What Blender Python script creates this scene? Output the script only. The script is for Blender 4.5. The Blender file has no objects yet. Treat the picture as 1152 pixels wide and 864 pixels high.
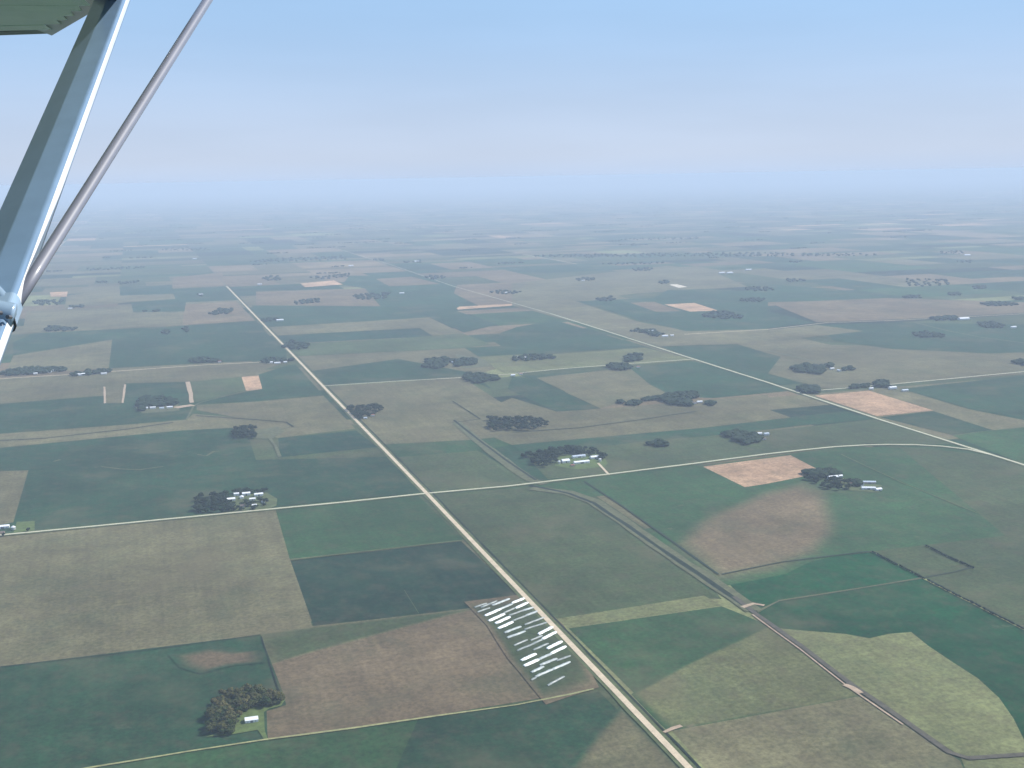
import bpy, bmesh, math, random
from mathutils import Vector, Matrix, noise
from mathutils.geometry import tessellate_polygon
random.seed(11)
PI = math.pi
scene = bpy.context.scene
COL = scene.collection
H = 800.0                      # metres above the ground
F, CX, CY = 1313.8, 576.0, 432.0
# camera axes expressed through the world axes (X across the roads, Y along them, Z up)
UP = Vector((-0.01738661, -0.9844594, -0.17474953))
EY = Vector((-0.30757859, -0.16103442, 0.93779706))
EX = Vector((0.95136382, -0.07005433, 0.29999879))
def ray(x, y): return Vector(((x-CX)/F, (y-CY)/F, 1.0))
def toworld(r): return Vector((r.dot(EX), r.dot(EY), r.dot(UP)))
def G(x, y, z=0):              # surveyed ground position (metres) of a feature
    w = toworld(ray(x, y)); t = -(H-z)/w.z
    return Vector((w.x*t, w.y*t, 0))
def A(x, y, d):                # point near the aircraft, d metres ahead of the viewer
    return toworld(ray(x, y)*d) + Vector((0, 0, H))

# ------------------------------------------------------------------ materials
def new_mat(name):
    m = bpy.data.materials.new(name); m.use_nodes = True
    nt = m.node_tree; b = nt.nodes['Principled BSDF']
    b.inputs['Specular IOR Level'].default_value = 0.2
    b.inputs['Roughness'].default_value = 0.85
    return m, nt, b
def N(nt, t, **kw):
    n = nt.nodes.new(t)
    for k, v in kw.items():
        if k in n.inputs: n.inputs[k].default_value = v
        else: setattr(n, k, v)
    return n
def mixc(nt, mode, fac, a, b):
    n = nt.nodes.new('ShaderNodeMix'); n.data_type = 'RGBA'; n.blend_type = mode
    for s, v in ((0, fac), (6, a), (7, b)):
        if hasattr(v, 'is_output'): nt.links.new(v, n.inputs[s])
        else: n.inputs[s].default_value = v if s == 0 else (*v, 1)
    return n.outputs[2]
def ramp(nt, src, p0, v0, p1, v1):
    n = nt.nodes.new('ShaderNodeMapRange'); nt.links.new(src, n.inputs[0]); n.interpolation_type = 'SMOOTHSTEP'
    for i, v in ((1, p0), (2, p1), (3, v0), (4, v1)): n.inputs[i].default_value = v
    return n.outputs[0]
def wnoise(nt, scale, detail=4, rough=.55, sc=(1, 1, 1), rot=0):
    tc = nt.nodes.new('ShaderNodeNewGeometry')
    mp = nt.nodes.new('ShaderNodeMapping'); mp.inputs['Scale'].default_value = sc; mp.inputs['Rotation'].default_value = (0, 0, rot)
    nt.links.new(tc.outputs['Position'], mp.inputs[0])
    n = N(nt, 'ShaderNodeTexNoise'); n.inputs['Scale'].default_value = scale
    n.inputs['Detail'].default_value = detail; n.inputs['Roughness'].default_value = rough
    nt.links.new(mp.outputs[0], n.inputs['Vector'])
    return n.outputs[0]
def lum(nt, col, fac):
    n = nt.nodes.new('ShaderNodeVectorMath'); n.operation = 'SCALE'
    nt.links.new(col, n.inputs[0]); nt.links.new(fac, n.inputs['Scale'])
    return n.outputs[0]

def crop_material():
    m, nt, b = new_mat('crops')
    at = nt.nodes.new('ShaderNodeAttribute'); at.attribute_name = 'crop'
    c = at.outputs['Color']
    ob = nt.nodes.new('ShaderNodeAttribute'); ob.attribute_name = 'mottle'
    big = wnoise(nt, 1/420, 5, .55)
    mid = wnoise(nt, 1/70, 6, .68)
    fine = wnoise(nt, 1/9, 4, .75)
    rows = wnoise(nt, 1/14, 3, .6, (1, .035, 1))
    rows2 = wnoise(nt, 1/14, 3, .6, (.035, 1, 1))
    c = lum(nt, c, ramp(nt, big, .28, .78, .72, 1.24))
    c = lum(nt, c, ramp(nt, mid, .25, .80, .75, 1.2))
    c = lum(nt, c, ramp(nt, fine, .25, .66, .75, 1.34))
    hue = wnoise(nt, 1/38, 6, .7, (1, 1, 1), .9)
    c = mixc(nt, 'MIX', ramp(nt, hue, .42, 0, .72, .34), c, (.090, .068, .046))
    hue2 = wnoise(nt, 1/150, 6, .65, (1, 1, 1), 2.1)
    c = mixc(nt, 'MIX', ramp(nt, hue2, .45, 0, .72, .30), c, (.030, .062, .030))
    c = lum(nt, c, ramp(nt, rows, .3, .93, .7, 1.07))
    c = lum(nt, c, ramp(nt, rows2, .3, .96, .7, 1.04))
    # thin or ripening spots in the stand
    rip = wnoise(nt, 1/260, 7, .62, (1, 1, 1), .5)
    c2 = mixc(nt, 'MIX', ramp(nt, rip, .50, 0, .72, .42), c, (.125, .105, .062))
    soil = wnoise(nt, 1/120, 8, .7, (1, 1.5, 1), 1.1)
    mm = nt.nodes.new('ShaderNodeMath'); mm.operation = 'MULTIPLY'
    nt.links.new(ramp(nt, soil, .64, 0, .78, .6), mm.inputs[0]); nt.links.new(ob.outputs['Fac'], mm.inputs[1])
    c3 = mixc(nt, 'MIX', mm.outputs[0], c2, (.20, .15, .11))
    nt.links.new(c3, b.inputs['Base Color'])
    b.inputs['Roughness'].default_value = .95
    b.inputs['Specular IOR Level'].default_value = .12
    return m
def plain(name, col, var=.15, scale=1/3, rough=.85, spec=.2, metal=0, stretch=(1, 1, 1)):
    m, nt, b = new_mat(name)
    rgb = N(nt, 'ShaderNodeRGB'); rgb.outputs[0].default_value = (*col, 1)
    n1 = wnoise(nt, scale, 5, .65, stretch); n2 = wnoise(nt, scale*9, 3, .6, stretch)
    c = lum(nt, rgb.outputs[0], ramp(nt, n1, .25, 1-var, .75, 1+var))
    c = lum(nt, c, ramp(nt, n2, .25, 1-var*.6, .75, 1+var*.6))
    nt.links.new(c, b.inputs['Base Color'])
    b.inputs['Roughness'].default_value = rough; b.inputs['Specular IOR Level'].default_value = spec
    b.inputs['Metallic'].default_value = metal
    return m
def leaf_mat(name, c1, c2):
    m, nt, b = new_mat(name)
    oi = nt.nodes.new('ShaderNodeObjectInfo')
    n = wnoise(nt, .35, 4, .7)
    f = nt.nodes.new('ShaderNodeMath'); f.operation = 'ADD'
    nt.links.new(ramp(nt, n, .3, -.25, .7, .35), f.inputs[0]); nt.links.new(oi.outputs['Random'], f.inputs[1])
    f.use_clamp = True
    c = mixc(nt, 'MIX', f.outputs[0], c1, c2)
    nt.links.new(c, b.inputs['Base Color']); b.inputs['Roughness'].default_value = .8
    b.inputs['Specular IOR Level'].default_value = .1
    return m

M = {}
M['crop'] = crop_material()
M['gravel'] = plain('gravel', (.50, .41, .29), .16, 1/25)
M['asphalt'] = plain('pale_asphalt', (.46, .44, .32), .14, 1/25)
M['track'] = plain('grass_track', (.24, .24, .11), .3, 1/14)
M['verge'] = plain('verge_grass', (.080, .100, .040), .35, 1/22)
M['dirt'] = plain('bare_dirt', (.36, .27, .19), .25, 1/12)
M['lawn'] = plain('lawn', (.085, .120, .036), .3, 1/12)
M['ditch'] = plain('ditch_water', (.020, .030, .022), .3, 1/15, .9, .1)
M['bank'] = plain('ditch_bank', (.092, .098, .050), .3, 1/20)
M['railbed'] = plain('railbed', (.078, .070, .052), .3, 1/12)
M['hedge'] = plain('hedge_leaves', (.022, .036, .022), .4, 1/4)
M['leaf_dark'] = leaf_mat('leaf_dark', (.010, .024, .012), (.024, .040, .019))
M['leaf_olive'] = leaf_mat('leaf_olive', (.020, .044, .012), (.105, .092, .034))
M['bark'] = plain('bark', (.10, .075, .055), .3, 2)
M['white_roof'] = plain('white_sheet_roof', (.74, .75, .78), .10, 1/3, .45, .5)
M['grey_roof'] = plain('galvanised_roof', (.55, .60, .66), .12, 1/3, .4, .5, .3)
M['dark_roof'] = plain('shingle_roof', (.17, .13, .12), .2, 1/2)
M['red_roof'] = plain('red_brown_roof', (.27, .13, .10), .2, 1/2)
M['white_wall'] = plain('white_siding', (.76, .75, .72), .08, 1/2, .6)
M['tan_wall'] = plain('tan_siding', (.42, .34, .26), .12, 1/2, .7)
M['red_wall'] = plain('red_barn_siding', (.30, .07, .05), .15, 1/2, .7)
M['door'] = plain('door_paint', (.22, .22, .23), .1, 1)
M['glass'] = plain('window_glass', (.03, .04, .05), .05, 1, .1, .6)
M['steel'] = plain('grain_bin_steel', (.62, .64, .66), .1, 1/2, .35, .5, .6)
M['glare_white'] = plain('white_glare_tone', (.88, .90, .90), .10, 1/6, .3, .6)  # this and the next two: tones of the window-glare streaks
M['glare_grey'] = plain('grey_glare_tone', (.17, .20, .19), .30, 1/8, .4, .5)
M['glare_mid'] = plain('mid_glare_tone', (.36, .40, .39), .25, 1/8, .4, .5)

# ------------------------------------------------------------------ helpers
def link(name, me, mat, parent=None):
    o = bpy.data.objects.new(name, me); COL.objects.link(o)
    if mat is not None: me.materials.append(mat)
    if parent: o.parent = parent
    return o
def tag(o, label=None, cat=None, group=None, kind=None):
    if label: o['label'] = label
    if cat: o['category'] = cat
    if group: o['group'] = group
    if kind: o['kind'] = kind
    return o
def empty(name, loc, rz=0):
    o = bpy.data.objects.new(name, None); COL.objects.link(o); o.empty_display_size = 2
    o.location = loc; o.rotation_euler = (0, 0, rz); return o
def mesh(name, vs, fs):
    me = bpy.data.meshes.new(name); me.from_pydata([tuple(v) for v in vs], [], fs); me.update(); return me
def setcol(me, cols, mott):
    flat = []
    for c in cols: flat += [c[0], c[1], c[2], 1]
    me.attributes.new('crop', 'FLOAT_COLOR', 'FACE').data.foreach_set('color', flat)
    me.attributes.new('mottle', 'FLOAT', 'FACE').data.foreach_set('value', mott)
def box(bm, x0, x1, y0, y1, z0, z1):
    vs = [bm.verts.new(p) for p in ((x0, y0, z0), (x1, y0, z0), (x1, y1, z0), (x0, y1, z0), (x0, y0, z1), (x1, y0, z1), (x1, y1, z1), (x0, y1, z1))]
    for f in ((3, 2, 1, 0), (4, 5, 6, 7), (0, 1, 5, 4), (1, 2, 6, 5), (2, 3, 7, 6), (3, 0, 4, 7)): bm.faces.new([vs[i] for i in f])
def bmo(name, bm, mat, parent=None):
    me = bpy.data.meshes.new(name); bmesh.ops.recalc_face_normals(bm, faces=bm.faces[:]); bm.to_mesh(me); bm.free()
    return link(name, me, mat, parent)

# ------------------------------------------------------------------ the land
SOY = (.014, .047, .021); SOYD = (.009, .036, .019); GRN = (.024, .065, .023); OLV = (.050, .072, .030)
CORN = (.116, .107, .056); TAN = (.146, .110, .064); PALE = (.160, .172, .074); STUB = (.39, .25, .155)
VIV = (.001, .049, .014)
far_pal = [(SOY, 24), (SOYD, 8), (GRN, 15), (OLV, 17), (CORN, 22), (TAN, 16), (PALE, 4), (STUB, 1.6)]
def pick():
    t = random.random()*sum(w for _, w in far_pal)
    for c, w in far_pal:
        t -= w
        if t <= 0: break
    k = random.uniform(.85, 1.15)
    return tuple(v*k for v in c)

# ground sheet reaching the horizon
R = 125000.0
g = mesh('ground', [(-R, -R, -1.7), (R, -R, -1.7), (R, R, -1.7), (-R, R, -1.7)], [(0, 1, 2, 3)])
setcol(g, [tuple((CORN[i]+GRN[i])/2 for i in range(3))], [0.0])
tag(link('ground', g, M['crop']), 'flat farmland plain running out to the hazy horizon', 'ground', kind='structure')

# the patchwork of quarter sections and strips beyond the surveyed fields
vs, fs, cs = [], [], []
def quad(x0, x1, y0, y1, c):
    i = len(vs)
    vs.extend([(x0, y0, -1.3), (x1, y0, -1.3), (x1, y1, -1.3), (x0, y1, -1.3)]); fs.append((i, i+1, i+2, i+3)); cs.append(c)
OX, OY = .84*H, 3.58*H
for i in range(-46, 76):
    for j in range(-8, 88):
        far_pal[-1] = (STUB, 3.0 if j > 12 else 0); far_pal[5] = (tuple(v*(1.25 if j > 8 else 1) for v in TAN), 16)
        far_pal[0] = (SOY, 24); far_pal[1] = (tuple(v*.7 for v in SOYD), 12 if j > 8 else 8)
        x0 = OX+i*H; y0 = OY+j*H; x1 = x0+H; y1 = y0+H
        r = random.random() if j < 9 else random.uniform(.3, 1.4)
        if r < .16: quad(x0, x1, y0, y1, pick())
        elif r < .42:
            t = random.choice((.25, .5, .5, .75)); m_ = y0+t*H
            quad(x0, x1, y0, m_, pick()); quad(x0, x1, m_, y1, pick())
        elif r < .68:
            t = random.choice((.25, .5, .5, .75)); m_ = x0+t*H
            quad(x0, m_, y0, y1, pick()); quad(m_, x1, y0, y1, pick())
        else:
            n = random.choice((2, 2, 3) if j < 9 else (3, 3, 4)); ys = sorted([y0+H*random.choice((.25, .38, .5, .62, .75)) for _ in range(n-1)])
            ys = [y0]+sorted(set(ys))+[y1]
            for a_, b_ in zip(ys, ys[1:]):
                if random.random() < .5:
                    mx = x0+H*random.choice((.3, .5, .5, .7)); quad(x0, mx, a_, b_, pick()); quad(mx, x1, a_, b_, pick())
                else: quad(x0, x1, a_, b_, pick())
me = mesh('field_patchwork', vs, fs); setcol(me, cs, [1.0]*len(fs))
tag(link('field_patchwork', me, M['crop']), 'patchwork of distant crop fields fading towards the horizon', 'fields', kind='structure')

ZF = [-1.25]
def area(pts): return sum(a.x*b.y-b.x*a.y for a, b in zip(pts, pts[1:]+pts[:1]))/2
def poly_mesh(name, pix, z):
    pts = [G(*p, z) for p in pix]
    if area(pts) < 0: pts.reverse()
    fs = []
    for a, b, c in tessellate_polygon([pts]):
        if (pts[b]-pts[a]).cross(pts[c]-pts[a]).z < 0: b, c = c, b
        fs.append((a, b, c))
    return mesh(name, [(p.x, p.y, z) for p in pts], fs)
def soft_field(name, pix, c, c0, label, soft=.16, k=1.0):
    # a patch whose colour fades gradually at its edge into its neighbours
    ZF[0] += .012; z = ZF[0]
    pts = [G(*p, z) for p in pix]; P = []
    for a, b in zip(pts, pts[1:]+pts[:1]):
        n = max(1, int((b-a).length/40)); P += [a.lerp(b, i/n) for i in range(n)]
    cen = sum(P, Vector())/len(P); n = len(P); vs = []; cols = []; steps = 7
    for s in range(steps+1):
        t = s/steps; f = t*t*(3-2*t)
        for i, p in enumerate(P):
            r = 1+soft*(.5-t)+.05*noise.noise(Vector((p.x/150, p.y/150, 0)))
            w = cen+(p-cen)*r; vs.append((w.x, w.y, z)); cols.append([c0[j]*(1-f)+c[j]*k*f for j in range(3)])
    vs.append((cen.x, cen.y, z)); cols.append([v*k for v in c]); fs = []
    for s in range(steps):
        for i in range(n):
            j = (i+1) % n; fs.append((s*n+i, s*n+j, (s+1)*n+j, (s+1)*n+i))
    for i in range(n): fs.append((steps*n+i, steps*n+(i+1) % n, len(vs)-1))
    me = mesh(name, vs, fs); flat = []
    for q_ in cols: flat += [*q_, 1]
    me.attributes.new('crop', 'FLOAT_COLOR', 'POINT').data.foreach_set('color', flat)
    me.attributes.new('mottle', 'FLOAT', 'POINT').data.foreach_set('value', [1.0]*len(vs))
    return tag(link(name, me, M['crop']), label, 'field', kind='structure')
def field(name, pix, c, label, mott=1.0, k=1.0):
    ZF[0] += .012
    me = poly_mesh(name, pix, ZF[0])
    setcol(me, [tuple(v*k for v in c)]*len(me.polygons), [mott]*len(me.polygons))
    return tag(link(name, me, M['crop']), label, 'field', kind='structure')
def q(ox, oy, s, pts): return [(ox+x/s, oy+y/s) for x, y in pts]
c1 = lambda *p: q(0, 200, 4, p)
c2 = lambda *p: q(288, 200, 4, p)
c3 = lambda *p: q(576, 200, 4, p)
c4 = lambda *p: q(864, 200, 4, p)
c5 = lambda *p: q(0, 400, 4, p)
c6 = lambda *p: q(288, 400, 4, p)
c7 = lambda *p: q(576, 400, 4, p)
c8 = lambda *p: q(864, 400, 4, p)

FIELDS = [
 ('corn_field', [(255, 476), (330, 468), (400, 478), (445, 520), (290, 526), (250, 500)], OLV, 'olive ground around the pale farm lane left of the gravel road', 1.0),
 # foreground, left of the main gravel road
 ('corn_field', [(-160, 618), (310, 573), (326, 629), (352, 706), (293, 714), (0, 750), (-160, 768)], CORN, 'dull tan-green corn field below the paved crossroad at the left', 1.02),
 ('soybean_field', [(310, 573), (478, 556), (521, 607), (326, 629)], GRN, 'green field in the corner left of the crossroads, above the dark field', 1.0),
 ('grass_strip', [(470, 557), (481, 556), (604, 676), (592, 677)], OLV, 'grassy strip beside the gravel road edging the dark field', 1.1),
 ('soybean_field', [(327, 631), (519, 609), (591, 677), (540, 684), (353, 705)], SOYD, 'darkest blue-green field, left of the road above the tan field', .78),
 ('corn_field', [(293, 714), (353, 706), (540, 685), (594, 678), (668, 774), (640, 780), (500, 803), (302, 832), (298, 812), (299, 798), (320, 790), (318, 778), (305, 745)], TAN, 'brownish tan field directly below the darkest field', .88),
 ('corn_field', [(293, 714), (353, 706), (520, 687), (360, 730), (306, 746)], OLV, 'greener wedge at the top corner of the brownish tan field', .9),
 ('soybean_field', [(-160, 768), (0, 750), (293, 714), (318, 778), (322, 793), (300, 800), (301, 832), (210, 846), (100, 863), (-160, 900)], SOY, 'deep green field holding the grove and white shed at the lower left', 1.0),
 ('soybean_field', [(30, 880), (100, 866), (298, 835), (470, 810), (430, 900), (20, 900)], GRN, 'dull green field at the bottom edge below the grass track', .95),
 ('soybean_field', [(470, 810), (640, 784), (674, 778), (775, 878), (800, 900), (430, 900)], SOY, 'dark teal field in the bottom corner left of the gravel road', .85),
 ('corn_field', [(650, 860), (668, 835), (700, 800), (775, 875), (640, 890)], CORN, 'paler painted-glare patch beside the road at the bottom edge', .85),  # window reflection painted onto the ground as a paler patch
 # foreground, right of the road
 ('corn_field', [(483, 556), (600, 548), (650, 556), (690, 578), (800, 660), (812, 674), (792, 673), (627, 697)], OLV, 'large olive field right of the crossroads bounded by the ditch', .92),
 ('grass_strip', [(627, 696), (792, 670), (812, 681), (640, 707)], PALE, 'pale grassy headland below the large olive field', .78),
 ('corn_field', [(640, 707), (812, 682), (866, 704), (968, 782), (755, 821)], GRN, 'green field between the gravel road and the rail bed', .95),
 ('glare_patch', [(866, 704), (820, 726), (770, 750), (716, 780), (756, 820), (968, 782)], PALE, 'pale green painted-glare wedge left of the rail bed', .72),  # aircraft window glare painted as pale ground, no separate crop
 ('corn_field', [(756, 822), (968, 783), (1080, 856), (1100, 900), (825, 900)], CORN, 'grey-tan field at the bottom right between road and rail bed', 1.22),
 # right of the rail bed
 ('corn_field', [(658, 541), (792, 524), (905, 508), (960, 502), (1100, 510), (1300, 560), (1300, 640), (982, 620), (946, 625), (812, 648)], GRN, 'broad green field right of the ditch below the curving paved road', 1.08),
 ('corn_field', [(1010, 502), (1105, 511), (1300, 562), (1300, 655), (1152, 620), (1080, 560)], OLV, 'olive field under the road junction at the right edge', .95),
 ('corn_field', [(982, 620), (1152, 600), (1320, 590), (1320, 790), (1152, 708)], OLV, 'olive field behind the dark hedge line at the right edge', .90),
 ('soybean_field', [(812, 649), (946, 625), (982, 621), (1038, 650), (876, 675), (852, 688)], VIV, 'strong green field above the thin track right of the rail bed', 1.0),
 ('soybean_field', [(852, 690), (876, 676), (1038, 651), (1152, 709), (1330, 800), (1330, 960), (1180, 900), (1080, 850), (866, 704)], VIV, 'strong green field that wraps around the pale painted glare at the right', .92),
 ('glare_patch', [(867, 706), (900, 709), (950, 713), (978, 718), (1000, 713), (1025, 711), (1045, 727), (1072, 745), (1100, 763), (1124, 785), (1140, 808), (1152, 832), (1165, 900), (1100, 900), (1080, 850), (960, 772)], PALE, 'pale yellow-green painted glare with a wavy edge at the lower right', 1.02),  # wavy swath of cabin-window reflection painted into the ground colour
 ('corn_field', [(768, 612), (790, 588), (822, 572), (862, 556), (900, 546), (922, 555), (934, 577), (932, 600), (915, 618), (880, 634), (812, 646)], TAN, 'pinkish tan painted glare below the stubble field', 1.08),  # tan window glare coloured into the green field
 ('stubble_field', [(791, 525), (889, 512), (924, 530), (899, 537), (864, 544), (838, 548)], STUB, 'pinkish stubble field just below the paved road', 1.0),
 # between the two roads
 ('corn_field', [(448, 514), (536, 506), (600, 545), (483, 554)], OLV, 'olive field above the crossroads right of the gravel road', 1.1),
 ('soybean_field', c6((570, 400), (980, 378), (1152, 358), (1190, 395), (1010, 427), (640, 457)), GRN, 'thin green strip field across the ditch above the crossroads', .95),
 ('corn_field', c6((305, 140), (930, 100), (1180, 260), (1190, 355), (980, 378), (565, 400)), CORN, 'large tan corn field right of the gravel road', 1.0),
 ('corn_field', c7((0, 190), (200, 252), (400, 240), (1152, 175), (1152, 290), (860, 325), (0, 402), (-100, 360), (-140, 250)), CORN, 'long tan corn field across the middle of the plain', .95),
 ('soybean_field', c7((0, 402), (860, 325), (1152, 290), (1500, 250), (1640, 285), (1300, 315), (1000, 352), (650, 380), (60, 450)), SOY, 'long dark green strip field above the white-roofed farm', 1.1),
 ('corn_field', c7((60, 450), (650, 380), (1100, 345), (1640, 285), (2000, 400), (1600, 395), (1152, 445), (430, 535), (160, 555)), OLV, 'olive field along the north side of the paved road', .95),
 ('soybean_field', c7((0, 95), (110, 105), (400, 238), (200, 252), (-20, 150)), SOY, 'dark green parallelogram field at the centre', 1.0),
 ('corn_field', c7((110, 100), (560, 50), (740, 180), (470, 215), (400, 238)), CORN, 'tan field left of the green field by the second road', 1.05),
 ('soybean_field', c7((530, 55), (820, 25), (1152, 128), (1240, 160), (900, 192), (720, 180), (620, 130)), SOY, 'green field left of the second road', 1.15),
 ('corn_field', c3((160, 795), (600, 765), (820, 820), (560, 840), (210, 860)), PALE, 'pale field left of the second road above the small grove', .78),
 ('soybean_field', c3((20, 672), (190, 640), (600, 760), (160, 790), (0, 785), (-110, 720)), SOY, 'green field left of the second road in the middle distance', 1.05),
 ('soybean_field', c3((670, 760), (1000, 745), (1152, 790), (1330, 835), (1240, 930), (1152, 925), (830, 820)), SOY, 'green field right of the second road in the middle distance', 1.05),
 # right, beyond the second road
 ('stubble_field', c8((210, 180), (455, 158), (745, 247), (490, 272)), STUB, 'pinkish stubble field right of the second road', 1.0),
 ('soybean_field', c8((505, 277), (745, 250), (1010, 335), (830, 358)), SOY, 'dark green field below the far stubble field', .9),
 ('corn_field', c8((830, 360), (1010, 336), (1180, 320), (1500, 380), (1152, 490)), GRN, 'green field along the second road at the right edge', 1.15),
 ('soybean_field', c8((600, 150), (1152, 90), (1400, 70), (1400, 300), (1152, 290), (900, 240)), SOY, 'dark green field at the right edge beyond the stubble field', 1.1),
 ('corn_field', c8((100, -50), (850, -40), (1300, 0), (1300, 75), (570, 125), (250, 150), (0, 80)), CORN, 'tan field behind the farms right of the second road', .95),
 # left, middle distance
 ('soybean_field', c5((0, 412), (800, 335), (1040, 325), (1120, 370), (1152, 470), (1740, 455), (1900, 620), (1500, 650), (1000, 705), (0, 812), (-300, 830), (-300, 430)), SOY, 'broad deep green field above the paved road at the left', 1.0),
 ('soybean_field', c6((100, 372), (450, 337), (545, 412), (110, 457)), SOYD, 'dark green field left of the gravel road above the broad green field', 1.1),
 ('corn_field', c5((-200, 530), (0, 520), (128, 516), (60, 750), (0, 762), (-300, 790)), CORN, 'grey-tan field at the left edge cut into the deep green field', 1.0),
 ('corn_field', c5((-300, 375), (0, 352), (580, 310), (840, 288), (870, 262), (1300, 300), (1590, 330), (1250, 370), (1040, 325), (800, 338), (0, 415), (-300, 440)), CORN, 'long tan field with a dark track running through it at the left', 1.1),
 ('soybean_field', c5((-200, 225), (0, 215), (470, 180), (470, 215), (552, 213), (563, 125), (843, 118), (858, 210), (865, 240), (840, 288), (580, 310), (0, 352), (-200, 365)), SOY, 'dark green field around the tree-lined farm at the left', 1.0),
 ('corn_field', c5((-100, 110), (490, 72), (1290, 28), (1100, 95), (845, 118), (563, 125), (552, 213), (470, 215), (470, 180), (-100, 225)), CORN, 'tan field below the far left gravel road', .95),
 ('corn_field', c5((850, 118), (1090, 95), (1110, 158), (870, 212)), OLV, 'olive field left of the small pink stubble patch', 1.15),
 ('stubble_field', c5((1087, 96), (1164, 90), (1180, 150), (1108, 160)), STUB, 'small pinkish stubble patch left of the gravel road', 1.05),
 ('soybean_field', c5((885, 215), (1110, 162), (1180, 150), (1164, 85), (1290, 45), (1330, 40), (1455, 178), (1152, 207)), SOY, 'dark green wedge field touching the gravel road', 1.05),
 ('corn_field', c5((885, 222), (1152, 207), (1455, 180), (1600, 330), (1340, 330), (885, 245)), CORN, 'tan field beside the gravel road above the dark green field', 1.0),
 # above the far left road
 ('soybean_field', c1((500, 725), (830, 665), (1152, 645), (1290, 770), (1290, 815), (1152, 822), (490, 857)), SOY, 'deep green field above the far left gravel road', 1.0),
 ('corn_field', c1((60, 800), (505, 728), (490, 857), (20, 890)), CORN, 'tan field above the road beside the aircraft strut', 1.1),
 ('soybean_field', c1((60, 740), (150, 700), (830, 665), (505, 728), (60, 800)), SOY, 'narrow green field right of the aircraft strut', 1.1),
 ('corn_field', c1((120, 600), (580, 576), (598, 607), (830, 602), (820, 662), (100, 698)), CORN, 'tan field in the left distance', 1.1),
 ('corn_field', c1((832, 570), (1060, 556), (1150, 643), (820, 662)), TAN, 'pinkish tan field with a dark tree row in the left distance', 1.15),
 ('soybean_field', c1((590, 560), (840, 545), (830, 600), (600, 606)), SOY, 'small green field left of the pinkish tan field', 1.1),
 ('soybean_field', c1((780, 500), (1010, 488), (1075, 550), (840, 560), (590, 560)), SOY, 'green field beside the main road in the left distance', 1.1),
 ('corn_field', c1((300, 530), (540, 500), (545, 530), (780, 522), (790, 545), (580, 560), (290, 590)), CORN, 'thin tan field in the left distance', 1.1),
 ('soybean_field', c1((540, 492), (775, 482), (785, 520), (540, 530)), SOYD, 'dark green far field in the left distance', 1.3),
 ('stubble_field', c1((225, 515), (305, 512), (300, 535), (228, 535)), STUB, 'small pink stubble patch near the strut joint', 1.1),
 ('corn_field', c1((780, 450), (1000, 425), (1010, 485), (775, 495)), TAN, 'pinkish far field left of the main road', 1.1),
 # middle distance, centre
 ('stubble_field', c2((200, 475), (350, 462), (390, 480), (220, 492)), STUB, 'pale stubble field in the centre left distance', 1.35),
 ('stubble_field', c2((890, 581), (1152, 567), (1185, 573), (910, 593)), STUB, 'narrow pale stubble strip left of the second road', 1.2),
 ('corn_field', c2((0, 512), (490, 498), (560, 578), (0, 574)), TAN, 'tan field in front of the far tree rows', 1.0),
 ('soybean_field', c2((-20, 574), (560, 578), (780, 630), (20, 672)), SOY, 'green field right of the main road in the distance', 1.15),
 ('corn_field', c2((30, 674), (780, 628), (930, 700), (800, 715), (738, 675), (60, 712)), CORN, 'tan field wrapping a green strip in the centre left', 1.15),
 ('soybean_field', c2((60, 713), (737, 676), (798, 713), (110, 748)), SOYD, 'dark green strip between two tan fields', 1.2),
 ('corn_field', c2((120, 750), (650, 722), (930, 700), (1060, 750), (940, 765), (200, 800), (160, 790)), OLV, 'olive strip above the centre grove', 1.2),
 ('corn_field', c2((165, 800), (200, 803), (940, 767), (1000, 800), (1080, 860), (900, 910), (640, 900), (230, 870)), CORN, 'tan field behind the centre grove', .95),
 ('soybean_field', c2((230, 872), (640, 815), (980, 880), (1060, 950), (930, 895), (300, 935)), SOY, 'dark green field along the middle gravel road', .95),
 ('soybean_field', c2((560, 578), (890, 595), (1090, 660), (935, 696), (780, 628)), SOY, 'dark green field at the centre distance', 1.0),
 ('soybean_field', c2((940, 765), (1200, 752), (1290, 790), (1000, 805)), SOY, 'short green field left of the two centre farms', 1.05),
 ('corn_field', c2((1000, 805), (1290, 790), (1400, 860), (1120, 880)), PALE, 'pale field between the centre groves', .75),
 ('soybean_field', c2((420, 440), (760, 440), (1000, 520), (900, 590), (560, 578), (490, 498), (390, 480)), SOY, 'broad green far field left of the second road', 1.2),
 ('corn_field', c2((905, 482), (1152, 470), (1260, 560), (1000, 575), (890, 520)), TAN, 'tan far field by the second road', 1.0),
 ('corn_field', c2((540, 455), (700, 445), (830, 478), (600, 488)), TAN, 'small tan far field', 1.0),
 ('corn_field', c3((0, 475), (700, 395), (900, 420), (1060, 490), (560, 520), (280, 555), (580, 650), (800, 690), (1152, 680), (1152, 745), (660, 757), (400, 680), (0, 575)), CORN, 'sweeping tan field right of the second road in the distance', 1.1),
 ('soybean_field', c3((290, 556), (640, 540), (700, 505), (900, 500), (1152, 520), (1152, 680), (780, 690), (580, 640)), SOY, 'green field around the small pink stubble field', 1.15),
 ('corn_field', c3((530, 562), (640, 558), (760, 600), (650, 603)), TAN, 'tan sliver beside the small pink stubble field', 1.0),
 ('stubble_field', c3((685, 570), (820, 563), (930, 598), (800, 602)), STUB, 'pink stubble field alone among green fields in the right distance', 1.2),
 ('stubble_field', c3((708, 481), (742, 479), (790, 491), (750, 495)), (.7, .62, .5), 'pale bare patch beside a far grove', 1.0),
 ('soybean_field', c4((0, 600), (205, 652), (0, 676)), SOY, 'small green wedge field above the right side road', 1.1),
 ('corn_field', c4((0, 560), (500, 540), (1152, 560), (1152, 608), (560, 638), (220, 650)), TAN, 'tan field above the right side road', 1.0),
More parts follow.
